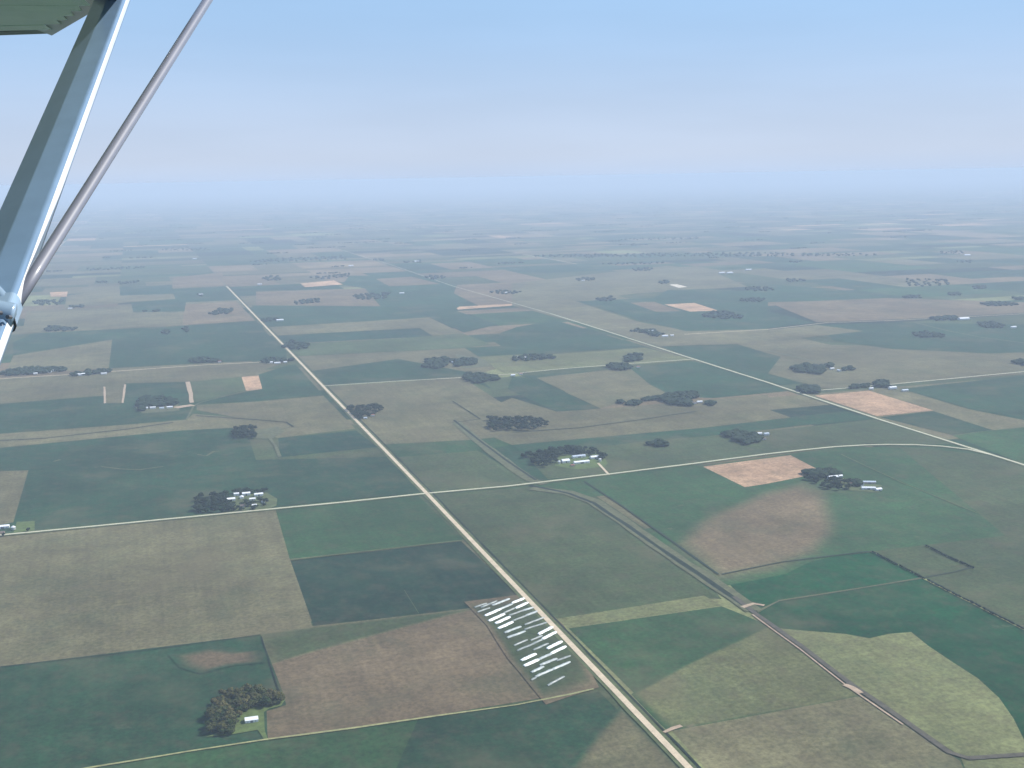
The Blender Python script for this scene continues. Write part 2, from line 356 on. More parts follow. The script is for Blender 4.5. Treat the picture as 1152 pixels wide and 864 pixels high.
 ('soybean_field', c4((230, 662), (560, 652), (1152, 660), (1300, 780), (1000, 790), (560, 770), (300, 735)), SOY, 'broad green field holding the round grove at the right', 1.05),
 ('soybean_field', c4((0, 480), (300, 500), (560, 540), (200, 555), (0, 560)), SOY, 'far green field in the right distance', 1.2),
 ('corn_field', c4((0, 685), (220, 662), (430, 690), (60, 730)), CORN, 'tan wedge below the right side road', 1.1),
]
SOFT = {'pinkish tan painted glare below the stubble field': (tuple(v*1.08 for v in GRN), .45), 'paler painted-glare patch beside the road at the bottom edge': (SOY, .3),
        'pale green painted-glare wedge left of the rail bed': (GRN, .10), 'greener wedge at the top corner of the brownish tan field': (CORN, .35)}
for nm, pix, c, lab, k in FIELDS:
    if lab in SOFT:
        soft_field(nm, pix, c, SOFT[lab][0], lab, SOFT[lab][1], k); continue
    field(nm, pix, c, lab, k=k)

soft_field('field', [(206, 738), (236, 732), (262, 735), (284, 733), (286, 744), (256, 747), (232, 753), (215, 748)], TAN, SOY, 'mottled bare patch at the top of the lower left green field', .8, .7)
def ribbon_mesh(name, pts, w, z, jitter=0):
    out = []
    P = []
    for a, b in zip(pts, pts[1:]):
        n = max(1, int((b-a).length/60)) if jitter else 1
        for i in range(n): P.append(a.lerp(b, i/n))
    P.append(pts[-1])
    vs, fs = [], []
    for i, p in enumerate(P):
        d = (P[min(i+1, len(P)-1)]-P[max(i-1, 0)]).normalized(); nrm = Vector((-d.y, d.x, 0))
        wl = w/2*(1+random.uniform(-jitter, jitter)); wr = w/2*(1+random.uniform(-jitter, jitter))
        vs += [p+nrm*wl+Vector((0, 0, z)), p-nrm*wr+Vector((0, 0, z))]
        if i: fs.append((2*i-2, 2*i-1, 2*i+1, 2*i))
    return mesh(name, vs, fs)
ZR = [.02]
def ribbon(name, pix, w, mat, label, off=0, jitter=0, z=None, cat=None):
    pts = [G(*p) for p in pix]
    if off:
        ds = [(pts[min(i+1, len(pts)-1)]-pts[max(i-1, 0)]).normalized() for i in range(len(pts))]
        pts = [p+Vector((d.y, -d.x, 0))*off for p, d in zip(pts, ds)]
    if z is None: ZR[0] += .008; z = ZR[0]
    return tag(link(name, ribbon_mesh(name, pts, w, z, jitter), M[mat]), label, cat or name.split('_')[-1], kind='structure')

R1 = [(870, 963), (775, 864), (628, 710), (480, 555), (363, 434), (255, 322), (208, 272), (180, 243)]
R2 = [(1400, 602), (1152, 523), (990, 472), (866, 431), (790, 407), (690, 375), (620, 353), (560, 336), (510, 322), (440, 298), (380, 280)]
RA = [(-300, 630), (0, 602), (100, 592.5), (260, 577), (380, 565.5), (480, 555), (570, 547), (680, 534), (780, 521.5), (860, 511), (905, 506), (940, 502.5), (975, 500.5), (1000, 500), (1030, 500.3), (1060, 502), (1090, 505.5), (1115, 511.5)]
RL = [(-200, 440), (25, 424.5), (76, 421.5), (124, 418), (230, 410.5), (290, 407.5), (324, 403.5)]
RB = [(363, 434), (440, 429), (523, 424.5), (570, 421), (630, 415), (700, 409.5), (780, 404)]
ribbon('road_verge', R1[:6], 24, 'verge', 'grass verge along the straight gravel road', jitter=.12)
ribbon('road_verge', R2[:7], 22, 'verge', 'grass verge along the second diagonal road', jitter=.12)
ribbon('road_verge', RA, 22, 'verge', 'grass verge along the paved crossroad', jitter=.12)
ribbon('ditch', R1[:6], 4, 'ditch', 'thin dark drainage line right of the gravel road', off=15, jitter=.4)
ribbon('paved_road', RA, 8.5, 'asphalt', 'pale paved road crossing the picture and curving at the right', z=.50, cat='road')
ribbon('gravel_road', R1[:6], 10.5, 'gravel', 'straight pale gravel road running from the bottom edge into the distance', z=.52, cat='road')
ribbon('gravel_road', R1[5:], 5, 'bank', 'faint far end of the long straight road', z=.52, cat='road')
ribbon('paved_road', R2[:7], 9, 'asphalt', 'second straight road running from the right edge into the distance', z=.54, cat='road')
ribbon('paved_road', R2[6:], 6, 'asphalt', 'faint far end of the second straight road', z=.54, cat='road')
ribbon('gravel_road', RL, 10, 'gravel', 'far gravel road at the left passing the two tree-lined farms', cat='road')
ribbon('gravel_road', RB, 8.5, 'asphalt', 'gravel road across the centre between the two long roads', cat='road')
ribbon('gravel_road', [(770, 376), (864, 370.5), (930, 363), (1004, 360.5), (1152, 353), (1400, 340)], 10, 'gravel', 'side road in the right distance', cat='road')
ribbon('gravel_road', [(896, 441), (940, 437.5), (1005, 432), (1152, 418), (1400, 396)], 9, 'asphalt', 'side road passing the farms beyond the second road', cat='road')
ribbon('gravel_road', [(673, 521), (685, 534)], 7, 'gravel', 'short farm drive up to the white-roofed farm', cat='road')
ribbon('dirt_track', [(864, 394.5), (909, 404.5), (960, 416)], 14, 'bank', 'dirt track between far fields at the right', cat='track')
ribbon('dirt_track', [(1030, 363), (1066, 372), (1104, 379.5), (1200, 392)], 10, 'bank', 'dirt track past the round grove at the right', cat='track')
ribbon('grass_track', [(60, 871), (100, 863.5), (210, 845.5), (298, 832), (400, 818.5), (500, 804), (580, 793), (640, 781), (668, 775)], 4.5, 'track', 'thin grassy track across the bottom of the picture', jitter=.3, cat='track')
ribbon('grass_track', [(294, 716), (303, 745), (313, 775), (319, 786)], 2, 'ditch', 'thin dark field edge beside the lower left grove', cat='track')
ribbon('grass_track', [(0, 750), (150, 733), (293, 714)], 2, 'ditch', 'thin dark field edge above the lower left green field', cat='track')
ribbon('grass_track', [(327, 630), (420, 619), (521, 607.5)], 6, 'verge', 'thin grassy edge above the darkest field', cat='track')
ribbon('ditch_bank', c6((900, 300), (1000, 385), (1152, 500), (1240, 560), (1300, 578)), 34, 'bank', 'pale banks of the ditch above the paved road', jitter=.15, cat='bank')
ribbon('ditch', c6((890, 290), (1000, 378), (1152, 490), (1260, 560)), 8, 'ditch', 'dark ditch above the paved road', jitter=.3)
ribbon('ditch', c6((885, 205), (1010, 285), (900, 300)), 5, 'ditch', 'small dark ditch spur in the tan field', jitter=.3)
ribbon('ditch_bank', [(598, 549), (640, 554), (668, 564), (704, 588), (740, 614), (786, 645), (826, 671), (848, 687)], 38, 'bank', 'pale grassy banks either side of the dark ditch', jitter=.12, cat='bank')
ribbon('ditch', [(596, 546), (640, 555), (668, 566), (704, 590), (740, 615), (786, 646), (826, 673), (850, 690)], 11, 'ditch', 'dark ditch running from the paved road to the rail bed', jitter=.3)
ribbon('grass_track', [(657, 541), (700, 569), (744, 600), (808, 646)], 5, 'hedge', 'thin dark field edge parallel to the ditch', jitter=.3, cat='track')
ribbon('rail_bed', [(826, 671), (850, 690), (905, 729), (960, 771), (1020, 812), (1068, 846), (1090, 853), (1160, 848), (1300, 832)], 10, 'railbed', 'brown rail bed running to the bottom right', jitter=.15, cat='rail bed')
ribbon('dirt_track', [(846, 691), (900, 730), (956, 774), (1016, 815)], 3, 'dirt', 'pale dirt line beside the brown rail bed', jitter=.3, cat='track')
ribbon('dirt_track', [(852, 688), (876, 676), (960, 663), (1038, 650)], 5, 'bank', 'thin track across the strong green fields', jitter=.3, cat='track')
ribbon('dirt_track', [(1038, 650), (1075, 643), (1093, 638)], 4, 'hedge', 'thin dark track joining the two hedges', jitter=.3, cat='track')
ribbon('dirt_track', [(835, 683), (848, 679), (860, 681)], 9, 'dirt', 'pale dirt crossing on the ditch', jitter=.4, cat='track')
ribbon('dirt_track', [(950, 770), (958, 774), (968, 780)], 10, 'dirt', 'pale dirt spot beside the rail bed', jitter=.5, cat='track')
ribbon('dirt_track', [(747, 824), (757, 819), (766, 816)], 7, 'dirt', 'pale dirt field entrance right of the gravel road', jitter=.4, cat='track')
ribbon('dirt_track', [(812, 646), (880, 632), (946, 624), (982, 620)], 4, 'hedge', 'thin dark edge above the strong green field', jitter=.3, cat='track')
ribbon('dirt_track', c5((840, 288), (872, 225), (905, 210), (1000, 185), (1110, 158)), 7, 'bank', 'curved farm lane at the left', cat='track')
ribbon('dirt_track', c5((845, 118), (858, 170), (862, 212)), 16, 'dirt', 'pinkish dirt lane beside the tree-lined farm', jitter=.2, cat='track')
ribbon('dirt_track', c5((790, 235), (830, 228), (868, 222)), 36, 'dirt', 'pinkish dirt yard beside the tree-lined farm', jitter=.2, cat='track')
ribbon('dirt_track', c5((470, 140), (472, 215)), 8, 'dirt', 'thin dirt edge in the left tan field', jitter=.2, cat='track')
ribbon('dirt_track', c5((563, 130), (552, 213)), 8, 'dirt', 'thin dirt edge left of the dark green field', jitter=.2, cat='track')
ribbon('dirt_track', c5((-100, 388), (200, 372), (580, 330), (780, 300)), 9, 'ditch', 'dark track through the long tan field at the left', jitter=.2, cat='track')
ribbon('dirt_track', c5((880, 270), (1152, 288), (1290, 300), (1320, 320)), 7, 'ditch', 'dark lane curling towards the small square grove', jitter=.2, cat='track')
ribbon('dirt_track', c6((60, 370), (85, 405), (108, 455)), 9, 'bank', 'short pale lane below the farm track', jitter=.3, cat='track')
ribbon('bare_streak', c5((455, 500), (540, 511), (630, 513), (735, 499)), 7, 'bank', 'thin tan washed streak in the deep green field', jitter=.6, cat='bare soil')
ribbon('bare_streak', c5((240, 477), (270, 468)), 11, 'bank', 'small tan washed spot in the deep green field', jitter=.6, cat='bare soil')
ribbon('bare_streak', c5((890, 445), (930, 452), (960, 432), (985, 430)), 9, 'bank', 'tan washed spots near the small square grove', jitter=.6, cat='bare soil')
ribbon('dirt_track', c7((0, 345), (300, 325), (600, 285), (830, 250)), 6, 'hedge', 'thin dark hedge line in the long tan field', jitter=.4, cat='track')
ribbon('dirt_track', c8((330, 445), (600, 570), (940, 708)), 3.5, 'verge', 'faint green line across the broad green field', jitter=.4, cat='track')
for a_, b_ in (((455, 664), (471, 690)),):
    ribbon('bare_streak', [a_, b_], 1.1, 'verge', 'thin pale streak in the darkest field', jitter=.6, cat='bare soil')
# lawns
def lawn(pix, label, mat='lawn'):
    ZF[0] += .012
    tag(link('lawn', poly_mesh('lawn', pix, ZF[0]), M[mat]), label, 'lawn', kind='structure')
lawn([(231, 829), (262, 826), (290, 821), (298, 833), (302, 833), (298, 822), (297, 801), (303, 797), (316, 794), (321, 787), (318, 779), (300, 776), (282, 790), (264, 797), (262, 812), (250, 822)], 'bright green lawn around the white shed in the lower left grove')
lawn([(19, 587), (39, 586), (39, 597), (15, 600)], 'bright lawn at the far left farm')
lawn([(255, 559), (300, 554), (312, 561), (311, 569), (300, 573), (262, 577)], 'green yard around the large farm at the left', 'verge')
lawn([(628, 513), (676, 511), (684, 521), (680, 525), (650, 528), (624, 524)], 'grass around the white-roofed farm')
lawn([(940, 536), (992, 546), (988, 554), (950, 551)], 'farmyard grass by the right-hand farm', 'verge')
lawn([(512, 398), (545, 404), (552, 412), (520, 414)], 'pale grass beside the centre grove', 'bank')
lawn([(150, 456), (200, 452), (202, 462), (160, 465)], 'farmyard of the tree-lined farm', 'bank')
lawn(c6((0, 335), (100, 320), (130, 340), (70, 375), (0, 372)), 'pale yard near the small square grove', 'bank')

# distant section roads
vs2, fs2 = [], []
def rq(x0, x1, y0, y1):
    i = len(vs2); vs2.extend([(x0, y0, -1.27), (x1, y0, -1.27), (x1, y1, -1.27), (x0, y1, -1.27)]); fs2.append((i, i+1, i+2, i+3))
for j in range(11, 40, 2):
    y = OY+j*H
    for i in range(-24, 40, 2):
        if random.random() < .45: rq(OX+i*H, OX+(i+2)*H, y-6, y+6)
for i in range(-20, 40, 2):
    if i in (0, 2): continue
    for j in range(9, 40, 2):
        if random.random() < .4: rq(OX+i*H-5, OX+i*H+5, OY+j*H, OY+(j+2)*H)
tag(link('section_roads', mesh('section_roads', vs2, fs2), M['gravel']), 'faint far section roads between distant fields', 'roads', kind='structure')

# ------------------------------------------------------------------ trees
def crown_mesh(seed, leaves=650):
    rnd = random.Random(seed)
    lobes = [(Vector((0, 0, .62)), .36)]
    for i in range(rnd.randint(6, 9)):
        a = rnd.uniform(0, 2*PI); r = rnd.uniform(.16, .34)
        lobes.append((Vector((math.cos(a)*r, math.sin(a)*r, rnd.uniform(.36, .78))), rnd.uniform(.15, .25)))
    bm = bmesh.new()
    for i in range(leaves):
        c, r = rnd.choice(lobes)
        d = Vector((rnd.gauss(0, 1), rnd.gauss(0, 1), rnd.gauss(0, 1)*.85)).normalized()
        p = c+d*r*rnd.uniform(.62, 1.08)
        n = (d+Vector((rnd.uniform(-.7, .7), rnd.uniform(-.7, .7), rnd.uniform(-.4, .9)))).normalized()
        t = n.orthogonal().normalized(); b = n.cross(t); s = rnd.uniform(.04, .085)
        bm.faces.new([bm.verts.new(p+t*s*x+b*s*y*rnd.uniform(.7, 1.1)) for x, y in ((-1, -.6), (0, -1), (1, -.3), (.6, .8), (-.6, .9))])
    me = bpy.data.meshes.new('crown'); bm.to_mesh(me); bm.free(); return me
def trunk_mesh(seed):
    rnd = random.Random(seed); bm = bmesh.new()
    def limb(a, b, ra, rb):
        z = (b-a).normalized(); t = z.orthogonal().normalized(); u = z.cross(t)
        r0 = [bm.verts.new(a+(t*math.cos(k*PI/3)+u*math.sin(k*PI/3))*ra) for k in range(6)]
        r1 = [bm.verts.new(b+(t*math.cos(k*PI/3)+u*math.sin(k*PI/3))*rb) for k in range(6)]
        for k in range(6): bm.faces.new((r0[k], r0[(k+1) % 6], r1[(k+1) % 6], r1[k]))
    limb(Vector((0, 0, 0)), Vector((.01, 0, .3)), .035, .025); limb(Vector((.01, 0, .3)), Vector((0, .02, .7)), .025, .012)
    for k in range(4):
        a = rnd.uniform(0, 2*PI); limb(Vector((0, 0, .25+.08*k)), Vector((math.cos(a)*.22, math.sin(a)*.22, .5+.08*k)), .015, .005)
    me = bpy.data.meshes.new('trunk'); bm.to_mesh(me); bm.free(); return me
def prep(me, m): me.materials.append(M[m]); return me
CROWNS = {k: [prep(crown_mesh(s+o), k) for s in range(5)] for k, o in (('leaf_dark', 0), ('leaf_olive', 50))}
TRUNKS = [prep(trunk_mesh(s), 'bark') for s in range(3)]
count = [0]
def tree(p, h, label, group, mat='leaf_dark', wide=1.0):
    t = empty('tree', (p.x, p.y, 0), random.uniform(0, 2*PI))
    w = h*wide*random.uniform(.85, 1.15)
    for nm, me in (('crown', random.choice(CROWNS[mat])), ('trunk', random.choice(TRUNKS))):
        o = bpy.data.objects.new(nm, me); COL.objects.link(o); o.parent = t; o.scale = (w, w, h)
    tag(t, label, 'tree', group); count[0] += 1
def inside(p, poly):
    c = False
    for a, b in zip(poly, poly[1:]+poly[:1]):
        if (a.y > p.y) != (b.y > p.y) and p.x < (b.x-a.x)*(p.y-a.y)/(b.y-a.y)+a.x: c = not c
    return c
def scatter(pix, n):
    poly = [G(*p) for p in pix]
    x0, x1 = min(p.x for p in poly), max(p.x for p in poly); y0, y1 = min(p.y for p in poly), max(p.y for p in poly)
    ar = abs(area(poly)); d = math.sqrt(ar/n)*.78; out = []; tries = 0
    while len(out) < n and tries < 20000:
        tries += 1
        if tries % 2500 == 0: d *= .85
        p = Vector((random.uniform(x0, x1), random.uniform(y0, y1), 0))
        if inside(p, poly) and all((p-o).length > d for o in out): out.append(p)
    return out
g1 = q(210, 741.5, 8.23, [(320, 330), (400, 330), (540, 305), (740, 300), (840, 340), (890, 400), (800, 435), (640, 440), (520, 500), (440, 570), (470, 640), (430, 690), (240, 695), (200, 650), (240, 540), (250, 420)])
GROVES = [
 (g1, 62, 12.5, 'tree packed in the L-shaped grove beside the white shed at the lower left', 'trees of the lower left grove', 'leaf_olive'),
 ([(221, 560), (232, 559), (234, 577), (223, 578)], 12, 14, 'dark tree in the narrow clump at the left end of the large left farm', 'trees left of the large left farm', 'leaf_dark'),
 ([(238, 558), (256, 554), (258, 566), (264, 575), (240, 577)], 24, 13, 'dark tree in the block left of the white farm roofs at the left', 'trees beside the large left farm', 'leaf_dark'),
 ([(262, 554.5), (300, 552.5), (300, 554), (262, 556)], 10, 11, 'tree in the row behind the white farm roofs at the left', 'trees behind the large left farm', 'leaf_dark'),
 ([(259, 483), (285, 480), (289, 487), (288, 493), (262, 494)], 22, 15, 'dark tree in the small square grove left of the gravel road', 'trees of the small square grove', 'leaf_dark'),
 (c6((410, 240), (480, 228), (560, 232), (578, 245), (540, 268), (470, 288), (440, 275)), 28, 15, 'dark tree in the grove touching the gravel road', 'trees of the roadside grove', 'leaf_dark'),
 (c7((-100, 285), (60, 280), (130, 288), (175, 320), (40, 340), (-90, 340), (-106, 310)), 56, 14, 'dark tree in the dense oval grove at the centre', 'trees of the dense oval grove', 'leaf_dark'),
 (c7((45, 455), (180, 430), (300, 415), (355, 420), (425, 470), (360, 452), (260, 445), (205, 470), (200, 490), (130, 505)), 54, 14, 'dark tree in the windbreak behind the white-roofed farm', 'trees of the white-roofed farm', 'leaf_dark'),

 ([(262, 566), (300, 562), (301, 571), (262, 576)], 12, 10, 'tree standing among the sheds of the large left farm', 'trees in the yard of the large left farm', 'leaf_dark'),
 ([(906, 538), (924, 533), (958, 541), (958, 550), (944, 552), (924, 550)], 24, 13, 'dark tree in the clump at the farm below the stubble field', 'trees of the farm below the stubble field', 'leaf_dark'),
]
for pix, n, h, lab, grp, mat in GROVES:
    for p in scatter(pix, n): tree(p, h*random.uniform(.6, 1.3), lab, grp, mat, 1.4 if mat == 'leaf_olive' else 1.7)
tree(G(32, 598), 10, 'lone dark tree on the lawn at the far left farm', None)
tree(G(4, 603), 9, 'dark tree below the white roofs at the far left edge', None)
print('individual trees', count[0])

# all the remaining, smaller trees: more than could be counted
fv, ff = [], []
bm = bmesh.new(); bmesh.ops.create_icosphere(bm, subdivisions=2, radius=1)
ICO2 = ([v.co.copy() for v in bm.verts], [[v.index for v in f.verts] for f in bm.faces]); bm.free()
bm = bmesh.new(); bmesh.ops.create_icosphere(bm, subdivisions=1, radius=1)
ICO1 = ([v.co.copy() for v in bm.verts], [[v.index for v in f.verts] for f in bm.faces]); bm.free()
def blob(p, w, h, hi=True):
    V, Fc = ICO2 if hi else ICO1
    i = len(fv); a = random.uniform(0, 6.28); s = random.uniform(-50, 50)
    ca, sa = math.cos(a), math.sin(a)
    for v in V:
        k = 1+.55*noise.noise(v*1.6+Vector((s, s, s)))+random.uniform(-.13, .13)
        x, y, z = v.x*k, v.y*k, v.z*k
        fv.append((p.x+(x*ca-y*sa)*w, p.y+(x*sa+y*ca)*w, h*.50+z*h*.5))
    ff.extend([[j+i for j in f] for f in Fc])
FAR = [
 (c7((620, 400), (660, 388), (705, 405), (660, 412)), 12, 12),
 (c7((950, 355), (1000, 350), (1090, 358), (1115, 385), (1060, 400), (990, 378)), 40, 13),
 (c8((165, 528), (290, 522), (320, 545), (200, 545)), 26, 12),
 (c8((385, 572), (410, 565), (420, 585), (395, 590)), 7, 11),
 (c5((50, 70), (150, 55), (300, 60), (290, 72), (40, 92), (10, 85)), 60, 13),
 (c5((315, 88), (400, 70), (490, 68), (490, 78), (400, 88), (320, 95)), 30, 12),
 (c5((620, 230), (640, 195), (720, 190), (795, 205), (790, 225), (650, 235), (640, 250)), 48, 14),
 (c5((850, 20), (900, 12), (960, 20), (995, 28), (900, 33), (850, 30)), 28, 13),
 (c2((30, 830), (60, 815), (160, 820), (160, 828), (50, 835)), 18, 12),
 (c2((120, 765), (150, 740), (215, 745), (245, 765), (180, 775)), 26, 14),
 (c2((755, 855), (780, 820), (860, 815), (860, 840), (820, 862)), 34, 14), (c2((870, 825), (990, 815), (990, 840), (900, 850)), 34, 13),
 (c6((940, 90), (960, 80), (1080, 95), (1085, 110), (990, 128), (945, 108)), 48, 12),
 (c3((0, 815), (60, 800), (180, 805), (185, 815), (60, 825), (0, 825)), 26, 12),
 (c3((505, 815), (530, 800), (580, 800), (585, 822), (520, 830)), 20, 14), (c3((425, 850), (460, 838), (540, 850), (545, 860), (480, 868)), 24, 13),
 (c7((650, 195), (700, 175), (820, 172), (830, 190), (795, 200), (805, 228), (720, 222), (680, 205)), 70, 13),
 (c7((575, 200), (650, 188), (680, 192), (600, 206)), 16, 9), (c7((500, 220), (550, 205), (590, 215), (540, 228)), 12, 10), (c7((465, 208), (490, 203), (495, 215), (475, 218)), 5, 10),
 (c7((875, 215), (910, 212), (915, 225), (885, 228)), 7, 11),
 (c8((135, 150), (170, 140), (220, 148), (222, 168), (160, 170)), 28, 13),
 (c8((105, 60), (160, 42), (240, 48), (260, 75), (230, 85), (140, 75)), 60, 13), (c8((250, 45), (285, 38), (285, 60)), 8, 12), (c8((340, 58), (380, 55), (380, 65), (345, 68)), 6, 10),
 (c8((360, 140), (450, 128), (450, 142), (370, 148)), 16, 10), (c8((480, 125), (530, 118), (540, 145), (490, 140)), 16, 13),
 (c3((525, 690), (560, 685), (640, 688), (680, 705), (650, 716), (600, 700)), 30, 13),
 (c3((850, 620), (880, 608), (960, 605), (1050, 632), (960, 636), (870, 628)), 50, 13),
 (c4((645, 702), (700, 695), (800, 710), (780, 720), (680, 718)), 34, 12),
 (c4((735, 632), (790, 626), (850, 630), (840, 642), (750, 642)), 24, 13), (c4((950, 658), (1000, 652), (1060, 665), (1050, 678), (970, 675)), 34, 12),
 (c4((960, 568), (1040, 560), (1120, 568), (1110, 576), (980, 578)), 30, 13), (c4((1100, 540), (1152, 542), (1152, 550), (1105, 550)), 12, 13),
 (c4((1095, 832), (1152, 825), (1200, 835), (1160, 845)), 16, 13),
 (c4((600, 535), (680, 532), (690, 542), (620, 542)), 14, 13), (c4((805, 522), (860, 518), (865, 528), (815, 530)), 14, 12),
 (c4((920, 490), (980, 488), (980, 500), (930, 500)), 14, 12), (c4((610, 455), (800, 460), (820, 485), (640, 490)), 36, 12),
 (c1((190, 690), (230, 672), (350, 678), (345, 688), (250, 693)), 30, 13), (c1((150, 560), (200, 550), (280, 552), (270, 572), (160, 575)), 26, 13),
 (c1((940, 612), (1000, 590), (1045, 590), (1040, 610), (960, 618)), 28, 13), (c1((300, 580), (370, 576), (370, 584), (310, 586)), 10, 12),
 (c1((735, 690), (760, 680), (755, 705), (735, 706)), 8, 12), (c1((820, 680), (850, 670), (845, 700)), 6, 12), (c1((880, 525), (920, 520), (910, 535)), 5, 10),
 (c2((165, 560), (210, 552), (285, 545), (285, 562), (180, 572)), 24, 13), (c2((430, 530), (600, 520), (590, 545), (470, 550)), 40, 13),
 (c2((30, 455), (60, 442), (110, 445), (110, 460), (50, 465)), 22, 13), (c2((20, 640), (90, 632), (110, 642), (40, 648)), 14, 12),
 (c2((0, 372), (140, 362), (400, 352), (410, 368), (180, 376), (0, 380)), 60, 12), (c2((245, 450), (420, 432), (420, 445), (280, 460)), 30, 13),
 (c2((760, 450), (790, 440), (870, 448), (800, 460)), 18, 13), (c2((1050, 515), (1100, 508), (1200, 515), (1150, 525), (1080, 522)), 24, 12),
 (c2((520, 370), (575, 366), (575, 376)), 10, 12), (c2((660, 378), (740, 372), (740, 382), (665, 384)), 12, 12),
 (c3((285, 458), (320, 450), (375, 452), (370, 462), (300, 464)), 18, 12), (c3((530, 412), (600, 406), (645, 410), (640, 418), (550, 420)), 20, 12),
 (c3((655, 470), (690, 464), (710, 475), (670, 478)), 14, 13), (c3((385, 548), (440, 535), (465, 552), (400, 558)), 18, 12),
 (c3((1040, 498), (1100, 490), (1152, 495), (1180, 508), (1080, 512)), 24, 12), (c3((1020, 550), (1080, 542), (1140, 545), (1120, 558), (1040, 558)), 24, 12),
 (c3((100, 350), (400, 345), (1000, 338), (1650, 345), (1650, 352), (400, 356), (100, 356)), 220, 13),
 (c3((400, 388), (680, 380), (690, 388), (420, 392)), 24, 12), (c3((480, 275), (840, 268), (840, 276), (500, 282)), 40, 13),
 (c4((60, 462), (120, 456), (180, 464), (100, 470)), 14, 12), (c4((80, 380), (150, 374), (150, 384)), 10, 12), (c4((840, 378), (910, 374), (910, 384)), 10, 12),
 (c4((760, 335), (870, 330), (880, 342), (770, 344)), 20, 12),
 (c1((720, 322), (840, 314), (940, 318), (940, 326), (740, 330)), 40, 12), (c1((380, 410), (650, 400), (650, 408), (400, 418)), 40, 11),
 (c1((420, 470), (480, 466), (480, 474)), 8, 12), (c1((530, 472), (620, 466), (620, 474), (540, 480)), 14, 12),
]
for pix, n, h in FAR:
    for p in scatter(pix, n):
        hh = h*random.uniform(.7, 1.2); blob(p, hh*random.uniform(.85, 1.25), hh)
for i in range(-24, 44):
    for j in range(5, 46):
        if random.random() > (.42 if j > 8 else .08): continue
        cx = OX+(i+random.random())*H; cy = OY+(j+random.choice((.05, .12, .5, .9)))*H
        L = random.uniform(60, 260)*(1 if random.random() < .8 or j < 12 else 3); n = int(L/13)
        for k in range(n):
            hh = random.uniform(9, 15)
            blob(Vector((cx+random.uniform(-.5, .5)*L, cy+random.uniform(-18, 18), 0)), hh*random.uniform(.8, 1.2), hh, False)
me = mesh('distant_trees', fv, ff)
o = link('distant_trees', me, M['leaf_dark'])
tag(o, 'small dark tree groves scattered over the plain beyond the nearer farms', 'trees', kind='stuff')
# hedge rows
def hedge(pix, n, w, h, label):
    bmh = bmesh.new(); pts = [G(*p) for p in pix]
    for a, b in zip(pts, pts[1:]):
        for k in range(n):
            c = a.lerp(b, (k+random.uniform(.2, .8))/n)
            L = (b-a).length/n*.62; ang = math.atan2(b.y-a.y, b.x-a.x)
            m_ = Matrix.Translation((c.x+random.uniform(-1, 1), c.y+random.uniform(-1, 1), h*.4)) @ Matrix.Rotation(ang, 4, 'Z') @ Matrix.Diagonal((L*random.uniform(.8, 1.2), w*random.uniform(.6, 1.1), h*random.uniform(.4, .62), 1))
            r = bmesh.ops.create_icosphere(bmh, subdivisions=2, radius=1, matrix=m_)
            for v in r['verts']: v.co += Vector((random.uniform(-.5, .5), random.uniform(-.5, .5), random.uniform(-.4, .4)))
    tag(bmo('hedge', bmh, M['hedge']), label, 'hedge')
hedge([(982, 621), (1038, 650), (1152, 708), (1250, 758)], 26, 2.6, 4, 'long dark hedge line dividing olive and strong green fields at the right')
hedge([(1042, 614), (1068, 627), (1096, 639)], 12, 3, 4, 'short dark hedge standing alone in the olive field at the right')

# ------------------------------------------------------------------ buildings
def gable_mesh(w, d, h, r):
    bm = bmesh.new()
    a = [bm.verts.new(p) for p in ((-w, -d, 0), (w, -d, 0), (w, d, 0), (-w, d, 0), (-w, -d, h), (w, -d, h), (w, d, h), (-w, d, h), (-w, 0, h+r), (w, 0, h+r))]
    for f in ((0, 1, 5, 4), (2, 3, 7, 6), (1, 2, 6, 9, 5), (3, 0, 4, 8, 7)): bm.faces.new([a[i] for i in f])
    return bm
def roof_mesh(w, d, h, r, ov=.5, th=.25):
    bm = bmesh.new(); W = w+ov; s = r/d; D = d+ov; y0 = h-ov*s+.03
    prof = [(-D, y0), (0, h+r+.03), (D, y0), (D, y0+th), (0, h+r+.03+th), (-D, y0+th)]
    A_ = [bm.verts.new((-W, y, z)) for y, z in prof]; B_ = [bm.verts.new((W, y, z)) for y, z in prof]
    for i in range(6): bm.faces.new((A_[i], A_[(i+1) % 6], B_[(i+1) % 6], B_[i]))
    for Q in (A_, B_): bm.faces.new((Q[0], Q[1], Q[4], Q[5])); bm.faces.new((Q[1], Q[2], Q[3], Q[4]))
    return bm
def building(kind, pix, w, d, h, rz, wall, roof, label, group=None, detail=True):
    p = G(*pix); t = empty(kind, (p.x, p.y, 0), math.radians(rz))
    w, d = w/2, d/2; r = d*.42
    bmo('wall', gable_mesh(w, d, h, r), M[wall], t)
    bmo('roof', roof_mesh(w, d, h, r), M[roof], t)
    if detail:
        bm = bmesh.new()
        if kind in ('barn', 'shed', 'machine_shed'):
            box(bm, -w*.22, w*.22, -d-.09, -d-.003, .05, h*.82)
        else: box(bm, -.5, .5, -d-.09, -d-.003, .05, 2.1)
        bmo('door', bm, M['door'], t)
        for s in (-1, 1):
            bm = bmesh.new(); x = s*w*.6; box(bm, x-.6, x+.6, -d-.07, -d-.003, 1.1, 2.2)
            bmo('window', bm, M['glass'], t)
        if kind == 'house':
            bm = bmesh.new(); box(bm, w*.4, w*.4+.8, -.4, .4, h+r*.6, h+r+1.1); bmo('chimney', bm, M['red_wall'], t)
    tag(t, label, kind.replace('_', ' '), group)
